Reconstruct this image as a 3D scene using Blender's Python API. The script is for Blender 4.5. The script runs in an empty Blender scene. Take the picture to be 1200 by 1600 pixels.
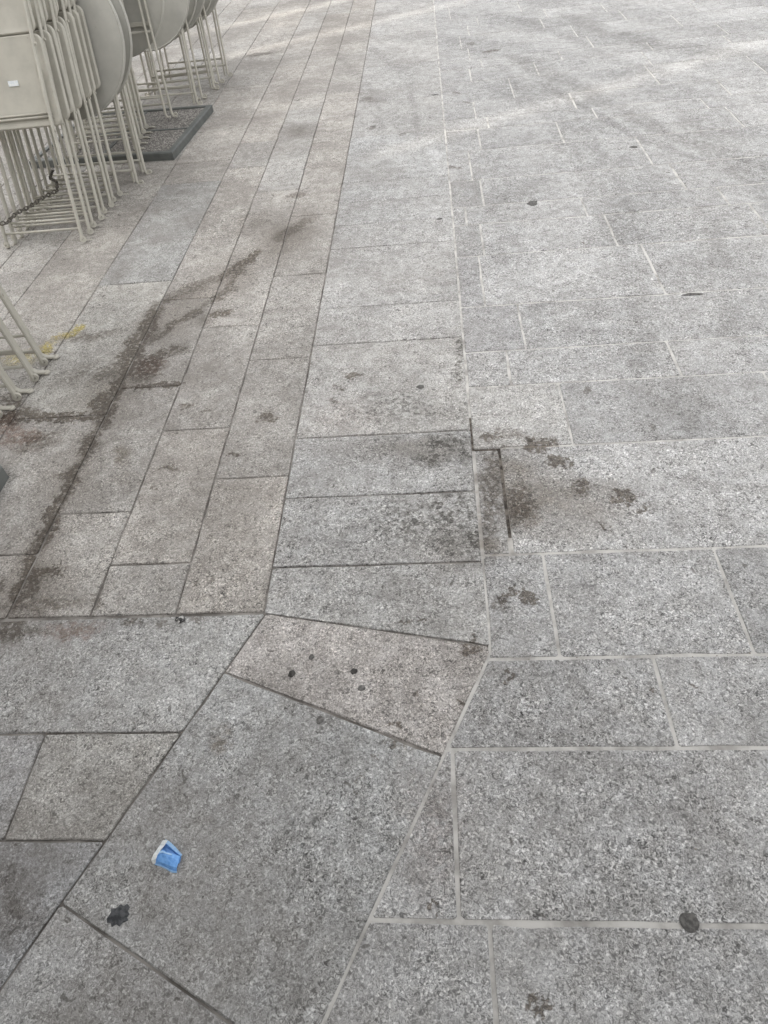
import bpy, bmesh, math, random
from mathutils import Vector, Matrix

random.seed(11)
SC = bpy.context.scene
COL = SC.collection
R = math.radians

# ------------------------------------------------------------------ camera
cam_d = bpy.data.cameras.new('camera')
cam = bpy.data.objects.new('camera', cam_d)
COL.objects.link(cam)
cam_d.sensor_fit = 'HORIZONTAL'
cam_d.sensor_width = 36.0
cam_d.lens = 36.0 * 1033.9 / 1200.0
cam_d.clip_start = 0.05
cam_d.clip_end = 2000
CAM_H = 1.47
cam.matrix_world = (Matrix.Translation((0, 0, CAM_H)) @ Matrix.Rotation(0.13053, 4, 'Z')
                    @ Matrix.Rotation(math.pi / 2 - 0.82223, 4, 'X') @ Matrix.Rotation(-0.13476, 4, 'Z'))
SC.camera = cam
CAM_INV = cam.matrix_world.inverted()

# ------------------------------------------------------------------ light
SUN_EL, SUN_AZ = R(42), R(-119.4)       # azimuth from +Y, negative = towards -X
world = bpy.data.worlds.new('World')
SC.world = world
world.use_nodes = True
wn = world.node_tree
bg = wn.nodes['Background']
sky = wn.nodes.new('ShaderNodeTexSky')
sky.sky_type = 'NISHITA'
sky.sun_disc = False
sky.sun_elevation = SUN_EL
sky.sun_rotation = SUN_AZ
sky.air_density = 1.0
sky.dust_density = 6.0
sky.ozone_density = 0.6
hs = wn.nodes.new('ShaderNodeHueSaturation')      # thin high cloud greys the blue
hs.inputs['Saturation'].default_value = 0.03
wn.links.new(sky.outputs[0], hs.inputs['Color'])
wn.links.new(hs.outputs[0], bg.inputs[0])
bg.inputs[1].default_value = 0.12
sun_d = bpy.data.lights.new('sun', 'SUN')
sun_d.energy = 3.0
sun_d.angle = R(0.45)
sun_d.color = (1.0, 0.955, 0.88)
sun = bpy.data.objects.new('sun', sun_d)
COL.objects.link(sun)
sd = Vector((math.sin(SUN_AZ) * math.cos(SUN_EL), math.cos(SUN_AZ) * math.cos(SUN_EL), math.sin(SUN_EL)))
sun.rotation_euler = (-sd).to_track_quat('-Z', 'Y').to_euler()
sun.location = sd * 20
SC.view_settings.view_transform = 'Standard'
SC.view_settings.look = 'None'
SC.view_settings.gamma = 1.0
SC.view_settings.use_curve_mapping = False
SC.view_settings.exposure = 1.98
SC.cycles.use_denoising = True
SC.cycles.denoiser = 'OPENIMAGEDENOISE'
SC.cycles.denoising_input_passes = 'RGB_ALBEDO_NORMAL'
SC.cycles.denoising_prefilter = 'ACCURATE'

STAINS = [
    ('b', -0.902, 3.043, 0.1249, 0.0378, -2.089, 0.8, 0.3), ('b', -0.975, 2.927, 0.0866, 0.035, -1.97, 0.55, 0.4), ('b', -0.977, 2.711, 0.131, 0.0313, -2.226, 0.5, 0.5),
    ('b', -0.933, 2.571, 0.0608, 0.0335, -2.873, 0.7, 0.4), ('b', -0.699, 3.369, 0.1784, 0.0561, -2.214, 0.5, 0.6), ('b', -0.749, 3.776, 0.0798, 0.0441, 3.089, 0.5, 0.6),
    ('b', -0.758, 3.263, 0.0582, 0.0393, -2.212, 0.4, 0.5), ('b', -0.946, 3.495, 0.1581, 0.1123, -2.041, 0.22, 0.8), ('b', -1.121, 2.816, 0.147, 0.0545, -2.442, 0.45, 0.5),
    ('b', -1.205, 2.724, 0.053, 0.0358, -2.41, 0.55, 0.4), ('b', -1.133, 2.502, 0.0708, 0.0254, -2.264, 0.6, 0.5), ('b', -0.996, 2.526, 0.0578, 0.0364, 1.709, 0.35, 0.6),
    ('b', -1.139, 2.272, 0.1087, 0.0441, -2.502, 0.75, 0.4), ('b', -1.161, 2.177, 0.1071, 0.0826, 2.217, 0.6, 0.6), ('b', -1.054, 2.3, 0.0475, 0.039, -2.341, 0.5, 0.5),
    ('b', -1.087, 2.069, 0.1177, 0.0169, -3.128, 1.0, 0.3), ('b', -1.318, 2.184, 0.1168, 0.0666, -2.339, 0.5, 0.6), ('b', -1.271, 2.337, 0.1398, 0.0459, 1.597, 0.75, 0.4),
    ('b', -1.248, 2.031, 0.1324, 0.0348, 1.631, 0.85, 0.4), ('b', -1.45, 2.175, 0.1004, 0.063, -2.307, 0.3, 0.8), ('b', -1.428, 1.902, 0.1873, 0.0271, 3.13, 1.0, 0.3),
    ('b', -1.289, 1.975, 0.0674, 0.034, 1.989, 0.95, 0.3), ('b', -1.589, 1.923, 0.089, 0.0574, 3.099, 0.7, 0.5), ('b', -1.654, 2.014, 0.0985, 0.0534, 2.261, 0.6, 0.6),
    ('b', -1.449, 1.767, 0.0861, 0.0652, -2.709, 0.35, 0.7), ('r', -1.508, 1.792, 0.08, 0.0575, 3.078, 0.5, 0.6), ('r', -1.15, 2.202, 0.0879, 0.0641, 2.135, 0.5, 0.6),
    ('r', -1.601, 1.857, 0.1093, 0.032, 2.035, 0.4, 0.7), ('r', -0.329, 1.821, 0.1507, 0.129, 2.251, 0.1, 0.9), ('b', -1.25, 1.718, 0.1067, 0.0262, 1.65, 0.55, 0.5),
    ('b', -1.264, 1.583, 0.0503, 0.0314, -2.92, 0.6, 0.5), ('b', -1.261, 1.411, 0.102, 0.0245, 1.618, 0.7, 0.4), ('b', -1.246, 1.328, 0.0356, 0.0155, 2.98, 0.6, 0.4),
    ('b', -1.248, 1.245, 0.0582, 0.0306, 1.817, 0.6, 0.5), ('b', -1.176, 1.166, 0.0581, 0.0276, -3.11, 0.75, 0.4), ('b', -1.215, 1.116, 0.0881, 0.042, 1.768, 0.6, 0.6),
    ('b', -1.158, 1.047, 0.1523, 0.0269, -3.126, 0.35, 0.8), ('h', -1.104, 1.668, 0.0642, 0.0347, 2.011, 0.5, 0.9), ('h', -1.071, 1.561, 0.0821, 0.0564, 2.413, 0.2, 0.9),
    ('b', -0.909, 1.582, 0.0373, 0.021, 2.914, 0.6, 0.6), ('b', -0.943, 1.502, 0.012, 0.0082, 2.695, 0.8, 0.4), ('b', -0.608, 1.84, 0.0352, 0.027, 2.636, 0.6, 0.7),
    ('b', -0.709, 1.641, 0.0229, 0.011, 2.992, 0.9, 0.4), ('b', -0.936, 1.922, 0.0232, 0.0163, -2.831, 0.6, 0.5), ('b', -0.858, 1.901, 0.013, 0.0088, 2.753, 0.7, 0.5),
    ('b', -1.301, 1.108, 0.0373, 0.0174, 2.143, 0.6, 0.5), ('b', -0.988, 1.052, 0.0459, 0.0161, 1.657, 0.5, 0.5), ('b', -1.198, 0.963, 0.0759, 0.0413, 3.015, 0.45, 0.8),
    ('r', -1.029, 0.958, 0.0913, 0.0208, -3.13, 0.35, 0.8), ('b', -0.853, 0.98, 0.0445, 0.0164, 3.061, 0.6, 0.6), ('b', -0.779, 0.972, 0.0271, 0.0192, 2.738, 0.5, 0.6),
    ('b', -0.673, 0.983, 0.0336, 0.0154, -2.812, 0.5, 0.6), ('b', -0.667, 1.119, 0.0268, 0.0113, 3.049, 0.4, 0.6), ('b', -0.718, 1.098, 0.0154, 0.0088, 2.969, 0.5, 0.6),
    ('h', -0.541, 0.638, 0.0314, 0.0269, -2.828, 0.55, 0.9), ('b', -0.485, 0.914, 0.0248, 0.0113, -1.859, 0.2, 0.8), ('b', -0.343, 0.713, 0.0262, 0.0109, 2.753, 0.4, 0.8),
    ('b', -0.125, 0.623, 0.0355, 0.0118, 2.743, 0.5, 0.7), ('b', -0.334, 2.068, 0.0253, 0.0197, 2.766, 0.7, 0.5), ('b', -0.314, 2.054, 0.0331, 0.0214, 2.501, 0.8, 0.5),
    ('b', -0.369, 1.984, 0.0195, 0.0115, 2.959, 0.6, 0.5), ('b', -0.382, 1.917, 0.0146, 0.0109, 2.817, 0.5, 0.5), ('b', -0.233, 1.824, 0.0115, 0.007, 2.985, 0.7, 0.5),
    ('b', -0.894, 0.291, 0.0697, 0.0543, 2.083, 0.3, 0.9), ('b', -0.942, 0.338, 0.0572, 0.0357, 2.344, 0.25, 0.9), ('s', 0.026, 1.66, 0.0846, 0.0445, 3.055, 0.55, 0.8),
    ('s', 0.003, 1.584, 0.1241, 0.0365, -3.078, 0.5, 0.8), ('s', 0.038, 1.343, 0.1037, 0.0838, 1.55, 0.5, 0.8), ('s', -0.1, 1.311, 0.1722, 0.1018, 3.062, 0.42, 0.9),
    ('s', -0.032, 1.373, 0.0504, 0.0318, 3.063, 0.6, 0.8), ('s', -0.103, 1.838, 0.249, 0.0991, 3.042, 0.32, 0.9), ('s', 0.094, 1.228, 0.0717, 0.0436, 1.498, 0.6, 0.8),
    ('s', -0.248, 1.219, 0.2257, 0.0624, 3.089, 0.22, 0.9), ('s', 0.085, 2.129, 0.2072, 0.0145, 1.486, 0.8, 0.5), ('s', 0.021, 1.231, 0.0917, 0.06, 3.09, 0.4, 0.8),
    ('b', 0.17, 1.675, 0.0377, 0.0224, 3.07, 0.7, 0.5), ('b', 0.332, 1.638, 0.0569, 0.0281, 2.896, 0.9, 0.5), ('b', 0.238, 1.683, 0.0625, 0.0257, 3.072, 0.45, 0.6),
    ('b', 0.296, 1.609, 0.0495, 0.0301, 2.677, 0.9, 0.5), ('b', 0.361, 1.539, 0.0358, 0.0318, -2.898, 1.0, 0.45), ('b', 0.169, 1.603, 0.0491, 0.0245, 3.075, 0.5, 0.6),
    ('b', 0.535, 1.376, 0.0404, 0.0307, -2.56, 1.1, 0.4), ('b', 0.576, 1.314, 0.0283, 0.0198, -2.551, 0.75, 0.5), ('b', 0.226, 1.372, 0.0791, 0.0527, 1.428, 0.55, 0.7),
    ('h', 0.342, 1.392, 0.1022, 0.0927, 1.522, 0.45, 0.9), ('b', 0.423, 1.427, 0.0336, 0.0292, 1.013, 0.5, 0.7), ('h', 0.34, 1.252, 0.1786, 0.0579, 3.106, 0.28, 0.9),
    ('b', 0.239, 1.319, 0.0407, 0.0184, 1.445, 0.6, 0.6), ('b', 0.462, 1.256, 0.0172, 0.0104, 1.298, 0.7, 0.5), ('b', 0.142, 1.39, 0.2136, 0.0383, 1.458, 0.4, 0.8),
    ('b', 0.165, 1.558, 0.0476, 0.0323, 1.482, 0.6, 0.6), ('b', 0.166, 1.048, 0.0228, 0.0181, -2.719, 1.1, 0.45), ('b', 0.213, 1.022, 0.0289, 0.023, 1.314, 1.2, 0.4),
    ('b', 0.139, 1.016, 0.0235, 0.0203, -3.013, 0.35, 0.7), ('b', 0.14, 0.795, 0.0139, 0.0119, -2.945, 0.9, 0.5), ('b', 0.177, 0.703, 0.0049, 0.0043, 1.059, 0.9, 0.5),
    ('b', 0.475, 0.756, 0.0121, 0.0093, -2.771, 0.8, 0.5), ('b', 0.561, 0.765, 0.0142, 0.0079, 0.993, 0.7, 0.6), ('b', 0.133, 0.156, 0.022, 0.0121, 3.107, 0.85, 0.5),
    ('b', 0.703, 1.611, 0.0156, 0.0091, -3.126, 0.5, 0.6), ('b', 0.691, 1.687, 0.0201, 0.0127, -3.113, 0.45, 0.6), ('b', 0.642, 1.694, 0.0121, 0.008, -3.11, 0.4, 0.6),
    ('b', 0.211, 1.615, 0.0154, 0.0123, 1.443, 0.5, 0.6), ('b', 0.513, 1.9, 0.022, 0.0151, 1.331, 0.5, 0.6), ('r', -0.042, 0.442, 0.1387, 0.0662, 1.391, 0.13, 0.9),
    ('r', -0.082, 0.507, 0.0803, 0.0552, 1.569, 0.1, 0.9), ('b', -0.21, 0.555, 0.0085, 0.0071, 1.774, 0.7, 0.5), ('b', -0.175, 0.608, 0.0088, 0.0059, 3.096, 0.6, 0.5),
    ('b', -0.142, 0.436, 0.0075, 0.0067, 1.691, 0.6, 0.5), ('b', -0.089, 0.52, 0.007, 0.0068, 3.082, 0.6, 0.5), ('b', 0.017, 0.727, 0.0121, 0.0113, -2.936, 0.7, 0.5),
    ('b', -0.066, 0.77, 0.0085, 0.0077, 1.609, 0.5, 0.5), ('b', -0.138, 0.681, 0.0121, 0.011, 2.961, 0.6, 0.5), ('b', -0.073, 0.972, 0.0084, 0.0079, 2.915, 0.9, 0.5),
    ('b', -0.103, 0.961, 0.0102, 0.0098, 2.606, 0.6, 0.6), ('b', -0.045, 0.302, 0.0099, 0.0065, -3.104, 0.7, 0.5), ('b', 0.056, 0.882, 0.016, 0.0147, -2.989, 0.5, 0.7),
    ('b', -0.008, 0.664, 0.0093, 0.0088, 1.31, 0.5, 0.6), ('b', -0.049, 0.657, 0.0077, 0.0074, 1.482, 0.5, 0.6), ('b', 0.525, 6.315, 0.0833, 0.0543, -2.847, 0.7, 0.6),
    ('b', 0.389, 6.605, 0.0665, 0.0478, 2.018, 0.5, 0.6), ('b', 0.272, 5.108, 0.0507, 0.0257, 2.233, 0.6, 0.6), ('b', 0.204, 5.34, 0.0385, 0.0268, 2.567, 0.5, 0.6),
    ('b', 0.148, 3.986, 0.0479, 0.0253, 2.566, 0.6, 0.6), ('b', -0.158, 4.599, 0.0423, 0.0222, -2.191, 0.5, 0.6), ('b', -0.42, 5.383, 0.0679, 0.0481, 2.23, 0.3, 0.7),
    ('b', -0.37, 4.772, 0.0421, 0.0294, -2.019, 0.5, 0.6), ('b', -0.845, 4.834, 0.1245, 0.0844, 2.399, 0.2, 0.8), ('b', 0.682, 2.975, 0.0187, 0.0113, 1.402, 0.7, 0.5),
    ('b', -1.473, 6.959, 0.1711, 0.0688, -3.0, 0.5, 0.6), ('h', 0.323, 1.393, 0.1775, 0.1338, 2.854, 0.5, 0.95), ('h', 0.241, 1.332, 0.0928, 0.0811, 1.269, 0.55, 0.9),
    ('h', 0.197, 1.469, 0.0845, 0.0779, 1.305, 0.45, 0.9), ('h', 0.493, 1.396, 0.0933, 0.0684, -3.039, 0.35, 0.95), ('h', 0.22, 1.496, 0.1189, 0.1135, -2.799, 0.5, 0.9),
    ('h', 0.138, 1.214, 0.0541, 0.0472, -3.077, 0.5, 0.9), ('h', 0.424, 1.322, 0.1284, 0.1, -3.0, 0.4, 0.95), ('h', 0.011, 1.219, 0.1097, 0.0953, 3.063, 0.3, 0.95),
    ('h', -0.08, 1.636, 0.2335, 0.0785, 3.063, 0.4, 0.95), ('b', 0.516, 0.507, 0.0778, 0.0381, -3.049, 0.12, 0.95), ('h', -1.263, 2.093, 0.2282, 0.1326, -2.221, 0.4, 0.9),
    ('h', -1.093, 2.698, 0.3485, 0.1187, -2.248, 0.35, 0.9), ('h', -1.239, 1.526, 0.209, 0.1194, 2.172, 0.3, 0.95), ('h', -1.2, 1.151, 0.1687, 0.1022, 2.286, 0.35, 0.95),
    ('y', -1.576, 2.507, 0.0476, 0.0316, -1.979, 0.6, 0.8), ('y', -1.62, 2.467, 0.0371, 0.0288, -2.457, 0.45, 0.8), ('y', -1.668, 2.379, 0.0543, 0.0382, 1.746, 0.5, 0.8),
    ('y', -1.757, 2.317, 0.0905, 0.0554, 2.868, 0.3, 0.9), ('b', -1.494, 2.458, 0.1389, 0.0432, -3.031, 0.35, 0.8), ('t', 0.82, 5.729, 0.4561, 0.1074, 1.954, 0.7, 0.8),
    ('t', 1.075, 5.073, 0.4867, 0.0805, 1.827, 0.7, 0.8), ('t', 1.286, 4.451, 0.3952, 0.0785, 1.886, 0.7, 0.8), ('t', 1.529, 3.954, 0.3463, 0.0853, 2.073, 0.7, 0.8),
    ('t', 0.892, 5.108, 0.3847, 0.0428, 1.906, 0.5, 0.7), ('t', 1.086, 4.534, 0.3722, 0.0367, 1.861, 0.5, 0.7), ('t', 1.292, 4.054, 0.2889, 0.042, 2.078, 0.5, 0.7),
    ('t', 0.805, 4.223, 0.485, 0.0866, 1.583, 0.42, 0.9), ('t', 0.838, 3.614, 0.3893, 0.0783, 1.592, 0.42, 0.9), ('t', 0.852, 3.076, 0.3729, 0.0669, -1.602, 0.42, 0.9),
    ('t', 0.829, 2.605, 0.2964, 0.0574, -1.681, 0.42, 0.9), ('t', 0.777, 2.226, 0.2445, 0.0508, -1.768, 0.42, 0.9), ('t', 0.944, 4.163, 0.4478, 0.0323, 1.612, 0.35, 0.8),
    ('t', 0.958, 3.529, 0.3478, 0.0273, -1.58, 0.35, 0.8), ('t', 0.936, 2.997, 0.314, 0.0231, -1.655, 0.35, 0.8), ('t', 1.357, 6.896, 0.5422, 0.1053, 1.841, 0.65, 0.8),
    ('t', 1.644, 6.249, 0.4341, 0.1205, 1.994, 0.65, 0.8), ('t', 2.026, 5.804, 0.3735, 0.1513, 2.41, 0.65, 0.8), ('t', 0.835, 7.207, 0.5913, 0.0833, 2.076, 0.4, 0.7),
    ('t', 1.228, 6.239, 0.7012, 0.0524, 1.841, 0.4, 0.7), ('t', 1.539, 5.474, 0.3737, 0.065, 2.11, 0.4, 0.7), ('t', 1.909, 5.054, 0.3377, 0.0739, 2.433, 0.4, 0.7),
    ('t', 1.539, 4.169, 0.4618, 0.0847, 1.627, 0.45, 0.9), ('t', 1.586, 3.561, 0.4152, 0.0712, 1.584, 0.45, 0.9), ('t', 0.341, 3.484, 0.1961, 0.0279, -2.118, 0.32, 0.8),
    ('t', 0.553, 3.698, 0.1879, 0.041, -2.549, 0.32, 0.8), ('t', 0.841, 3.82, 0.205, 0.0485, -2.867, 0.32, 0.8), ('t', 1.255, 2.913, 0.3889, 0.0739, -1.698, 0.3, 0.9),
    ('t', 1.165, 2.408, 0.3377, 0.0605, -1.836, 0.3, 0.9), ('t', -0.338, 6.442, 0.8752, 0.0512, 1.903, 0.35, 0.8), ('t', -0.087, 5.01, 0.9065, 0.0301, 1.615, 0.35, 0.8),
    ('t', -0.554, 6.06, 0.8906, 0.0373, 1.88, 0.3, 0.8), ('t', -0.308, 4.817, 0.7015, 0.0252, 1.643, 0.3, 0.8), ('t', 0.391, 6.366, 0.6136, 0.07, 1.924, 0.35, 0.8),
    ('t', 0.627, 5.43, 0.5958, 0.0426, 1.698, 0.35, 0.8), ('b', -1.237, 1.137, 0.1234, 0.024, 1.65, 0.55, 0.7), ('b', -1.242, 1.333, 0.1131, 0.0266, -1.555, 0.55, 0.7),
    ('b', -1.244, 1.534, 0.1305, 0.0275, 1.633, 0.55, 0.7), ('b', -1.242, 1.736, 0.1141, 0.0307, -1.584, 0.55, 0.7), ('b', -1.242, 1.963, 0.165, 0.0335, 1.645, 0.6, 0.7),
    ('b', -1.244, 2.233, 0.1625, 0.0378, -1.562, 0.6, 0.7), ('b', -1.241, 2.512, 0.1774, 0.039, 1.625, 0.6, 0.7), ('b', -1.176, 2.422, 0.0993, 0.0325, -2.098, 0.55, 0.6),
    ('b', -1.077, 2.567, 0.1143, 0.034, -2.136, 0.55, 0.6), ('b', -0.99, 2.705, 0.0844, 0.032, -1.951, 0.55, 0.6), ('b', -0.928, 2.887, 0.1568, 0.0284, -1.78, 0.55, 0.6),
    ('h', -1.235, 1.221, 0.2766, 0.0816, 1.645, 0.34, 0.95), ('h', -1.238, 1.619, 0.2874, 0.0934, -1.507, 0.34, 0.95), ('h', -1.237, 2.083, 0.3835, 0.1052, 1.636, 0.34, 0.95),
    ('h', -1.131, 2.55, 0.3222, 0.1627, -1.911, 0.34, 0.95), ('h', -0.94, 2.91, 0.3027, 0.149, -1.659, 0.34, 0.95), ('h', -0.741, 3.257, 0.3437, 0.1834, -1.828, 0.34, 0.95),
]

# ------------------------------------------------------------------ helpers
def tag(o, label=None, cat=None, group=None, kind=None):
    if label: o['label'] = label
    if cat: o['category'] = cat
    if group: o['group'] = group
    if kind: o['kind'] = kind
    return o

def link_mesh(name, me, mat=None, parent=None):
    o = bpy.data.objects.new(name, me)
    COL.objects.link(o)
    if mat and not me.materials:
        me.materials.append(mat)
    if parent:
        o.parent = parent
    return o

def mesh_from(bm, name, smooth=False):
    me = bpy.data.meshes.new(name)
    bmesh.ops.recalc_face_normals(bm, faces=bm.faces)
    bm.to_mesh(me)
    bm.free()
    if smooth:
        for p in me.polygons:
            p.use_smooth = True
    return me

def empty(name, loc, rot=(0, 0, 0)):
    o = bpy.data.objects.new(name, None)
    COL.objects.link(o)
    o.empty_display_size = 0.1
    o.location = loc
    o.rotation_euler = rot
    return o

def copy_tree(o, parent=None):
    c = o.copy()
    COL.objects.link(c)
    c.parent = parent
    for ch in o.children:
        copy_tree(ch, c)
    return c

def bar_along(bm, pts, wx, wy, up=Vector((0, 1, 0))):
    """flat bar (wx across, wy along `up`) following a polyline, slightly chamfered"""
    pts = [Vector(p) for p in pts]
    rings = []
    for i, p in enumerate(pts):
        a = pts[max(i - 1, 0)]
        b = pts[min(i + 1, len(pts) - 1)]
        t = (b - a).normalized()
        u = (up - t * up.dot(t)).normalized()
        s = t.cross(u).normalized()
        c = min(wx, wy) * 0.3
        hx, hy = wx / 2, wy / 2
        prof = [(-hx + c, -hy), (hx - c, -hy), (hx, -hy + c), (hx, hy - c), (hx - c, hy), (-hx + c, hy), (-hx, hy - c), (-hx, -hy + c)]
        rings.append([bm.verts.new(p + s * x + u * y) for x, y in prof])
    for r0, r1 in zip(rings, rings[1:]):
        for k in range(8):
            bm.faces.new((r0[k], r0[(k + 1) % 8], r1[(k + 1) % 8], r1[k]))
    bm.faces.new(rings[0][::-1])
    bm.faces.new(rings[-1])

def rod_along(bm, pts, r, seg=8):
    pts = [Vector(p) for p in pts]
    rings = []
    for i, p in enumerate(pts):
        t = (pts[min(i + 1, len(pts) - 1)] - pts[max(i - 1, 0)]).normalized()
        ref = Vector((0, 0, 1)) if abs(t.z) < 0.9 else Vector((1, 0, 0))
        u = t.cross(ref).normalized()
        v = t.cross(u)
        rings.append([bm.verts.new(p + (u * math.cos(2 * math.pi * k / seg) + v * math.sin(2 * math.pi * k / seg)) * r) for k in range(seg)])
    for r0, r1 in zip(rings, rings[1:]):
        for k in range(seg):
            bm.faces.new((r0[k], r0[(k + 1) % seg], r1[(k + 1) % seg], r1[k]))
    bm.faces.new(rings[0][::-1])
    bm.faces.new(rings[-1])

def disc_y(bm, c, r, th, hole=0.0, seg=20, tilt=None):
    """short cylinder (or ring) with its axis along Y"""
    c = Vector(c)
    def ring(rad, y):
        out = []
        for k in range(seg):
            v = Vector((math.cos(2 * math.pi * k / seg) * rad, y, math.sin(2 * math.pi * k / seg) * rad))
            if tilt: v = tilt @ v
            out.append(bm.verts.new(c + v))
        return out
    o0, o1 = ring(r, -th / 2), ring(r, th / 2)
    if hole:
        i0, i1 = ring(hole, -th / 2), ring(hole, th / 2)
    for k in range(seg):
        j = (k + 1) % seg
        bm.faces.new((o0[k], o0[j], o1[j], o1[k]))
        if hole:
            bm.faces.new((i0[k], i1[k], i1[j], i0[j]))
            bm.faces.new((o0[k], i0[k], i0[j], o0[j]))
            bm.faces.new((o1[k], o1[j], i1[j], i1[k]))
    if not hole:
        bm.faces.new(o0)
        bm.faces.new(o1)

def box_bm(bm, x0, x1, y0, y1, z0, z1, bev=0.003):
    g = bmesh.ops.create_cube(bm, size=1.0)
    for v in g['verts']:
        v.co = Vector((x0 + (v.co.x + .5) * (x1 - x0), y0 + (v.co.y + .5) * (y1 - y0), z0 + (v.co.z + .5) * (z1 - z0)))
    if bev:
        es = list({e for v in g['verts'] for e in v.link_edges})
        bmesh.ops.bevel(bm, geom=es, offset=bev, segments=1, affect='EDGES')

# ------------------------------------------------------------------ materials
class NT:
    def __init__(self, name):
        self.m = bpy.data.materials.new(name)
        self.m.use_nodes = True
        self.t = self.m.node_tree
        self.b = self.t.nodes['Principled BSDF']
    def n(self, typ, **kw):
        nd = self.t.nodes.new('ShaderNode' + typ)
        for k, v in kw.items():
            setattr(nd, k, v)
        return nd
    def l(self, a, b):
        self.t.links.new(a, b)
    def val(self, sock, v):
        if hasattr(v, 'is_output') or hasattr(v, 'links'):
            self.l(v, sock)
        else:
            sock.default_value = v
    def math(self, op, a, b=None, c=None, clamp=False):
        nd = self.n('Math', operation=op, use_clamp=clamp)
        self.val(nd.inputs[0], a)
        if b is not None: self.val(nd.inputs[1], b)
        if c is not None: self.val(nd.inputs[2], c)
        return nd.outputs[0]
    def noise(self, vec, scale, detail=2, rough=0.5, dist=0.0):
        nd = self.n('TexNoise')
        self.l(vec, nd.inputs['Vector'])
        nd.inputs['Scale'].default_value = scale
        nd.inputs['Detail'].default_value = detail
        nd.inputs['Roughness'].default_value = rough
        nd.inputs['Distortion'].default_value = dist
        return nd
    def ramp(self, fac, a, b, lo=0.0, hi=1.0, smooth=True):
        nd = self.n('MapRange', interpolation_type='SMOOTHSTEP' if smooth else 'LINEAR')
        self.val(nd.inputs[0], fac)
        nd.inputs[1].default_value = a
        nd.inputs[2].default_value = b
        nd.inputs[3].default_value = lo
        nd.inputs[4].default_value = hi
        return nd.outputs[0]
    def mix(self, fac, a, b, mode='MIX'):
        nd = self.n('Mix', data_type='RGBA', blend_type=mode)
        nd.clamp_factor = True
        self.val(nd.inputs[0], fac)
        for s, v in ((nd.inputs[6], a), (nd.inputs[7], b)):
            if isinstance(v, tuple): s.default_value = (*v, 1) if len(v) == 3 else v
            else: self.l(v, s)
        return nd.outputs[2]
    def vadd(self, a, b, op='ADD'):
        nd = self.n('VectorMath', operation=op)
        for s, v in ((nd.inputs[0], a), (nd.inputs[1], b)):
            if isinstance(v, tuple): s.default_value = v
            else: self.l(v, s)
        return nd.outputs[0]
    def vscale(self, a, k):
        nd = self.n('VectorMath', operation='SCALE')
        self.l(a, nd.inputs[0])
        nd.inputs['Scale'].default_value = k
        return nd.outputs[0]

def stain_mask(w, vec, items):
    out = None
    for (_, cx, cy, a, b, ang, s, so) in items:
        mp = w.n('Mapping', vector_type='TEXTURE')
        w.l(vec, mp.inputs[0])
        mp.inputs['Location'].default_value = (cx, cy, 0)
        mp.inputs['Rotation'].default_value = (0, 0, ang)
        k = 1.15 if so < 0.65 else 1.5
        mp.inputs['Scale'].default_value = (a * k, b * k, 1)
        ln = w.n('VectorMath', operation='LENGTH')
        w.l(mp.outputs[0], ln.inputs[0])
        r = w.ramp(ln.outputs['Value'], 1.0, 1.0 - so, 0.0, s * (1.25 if so < 0.65 else 1.8))
        out = r if out is None else w.math('MAXIMUM', out, r)
    return out

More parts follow.
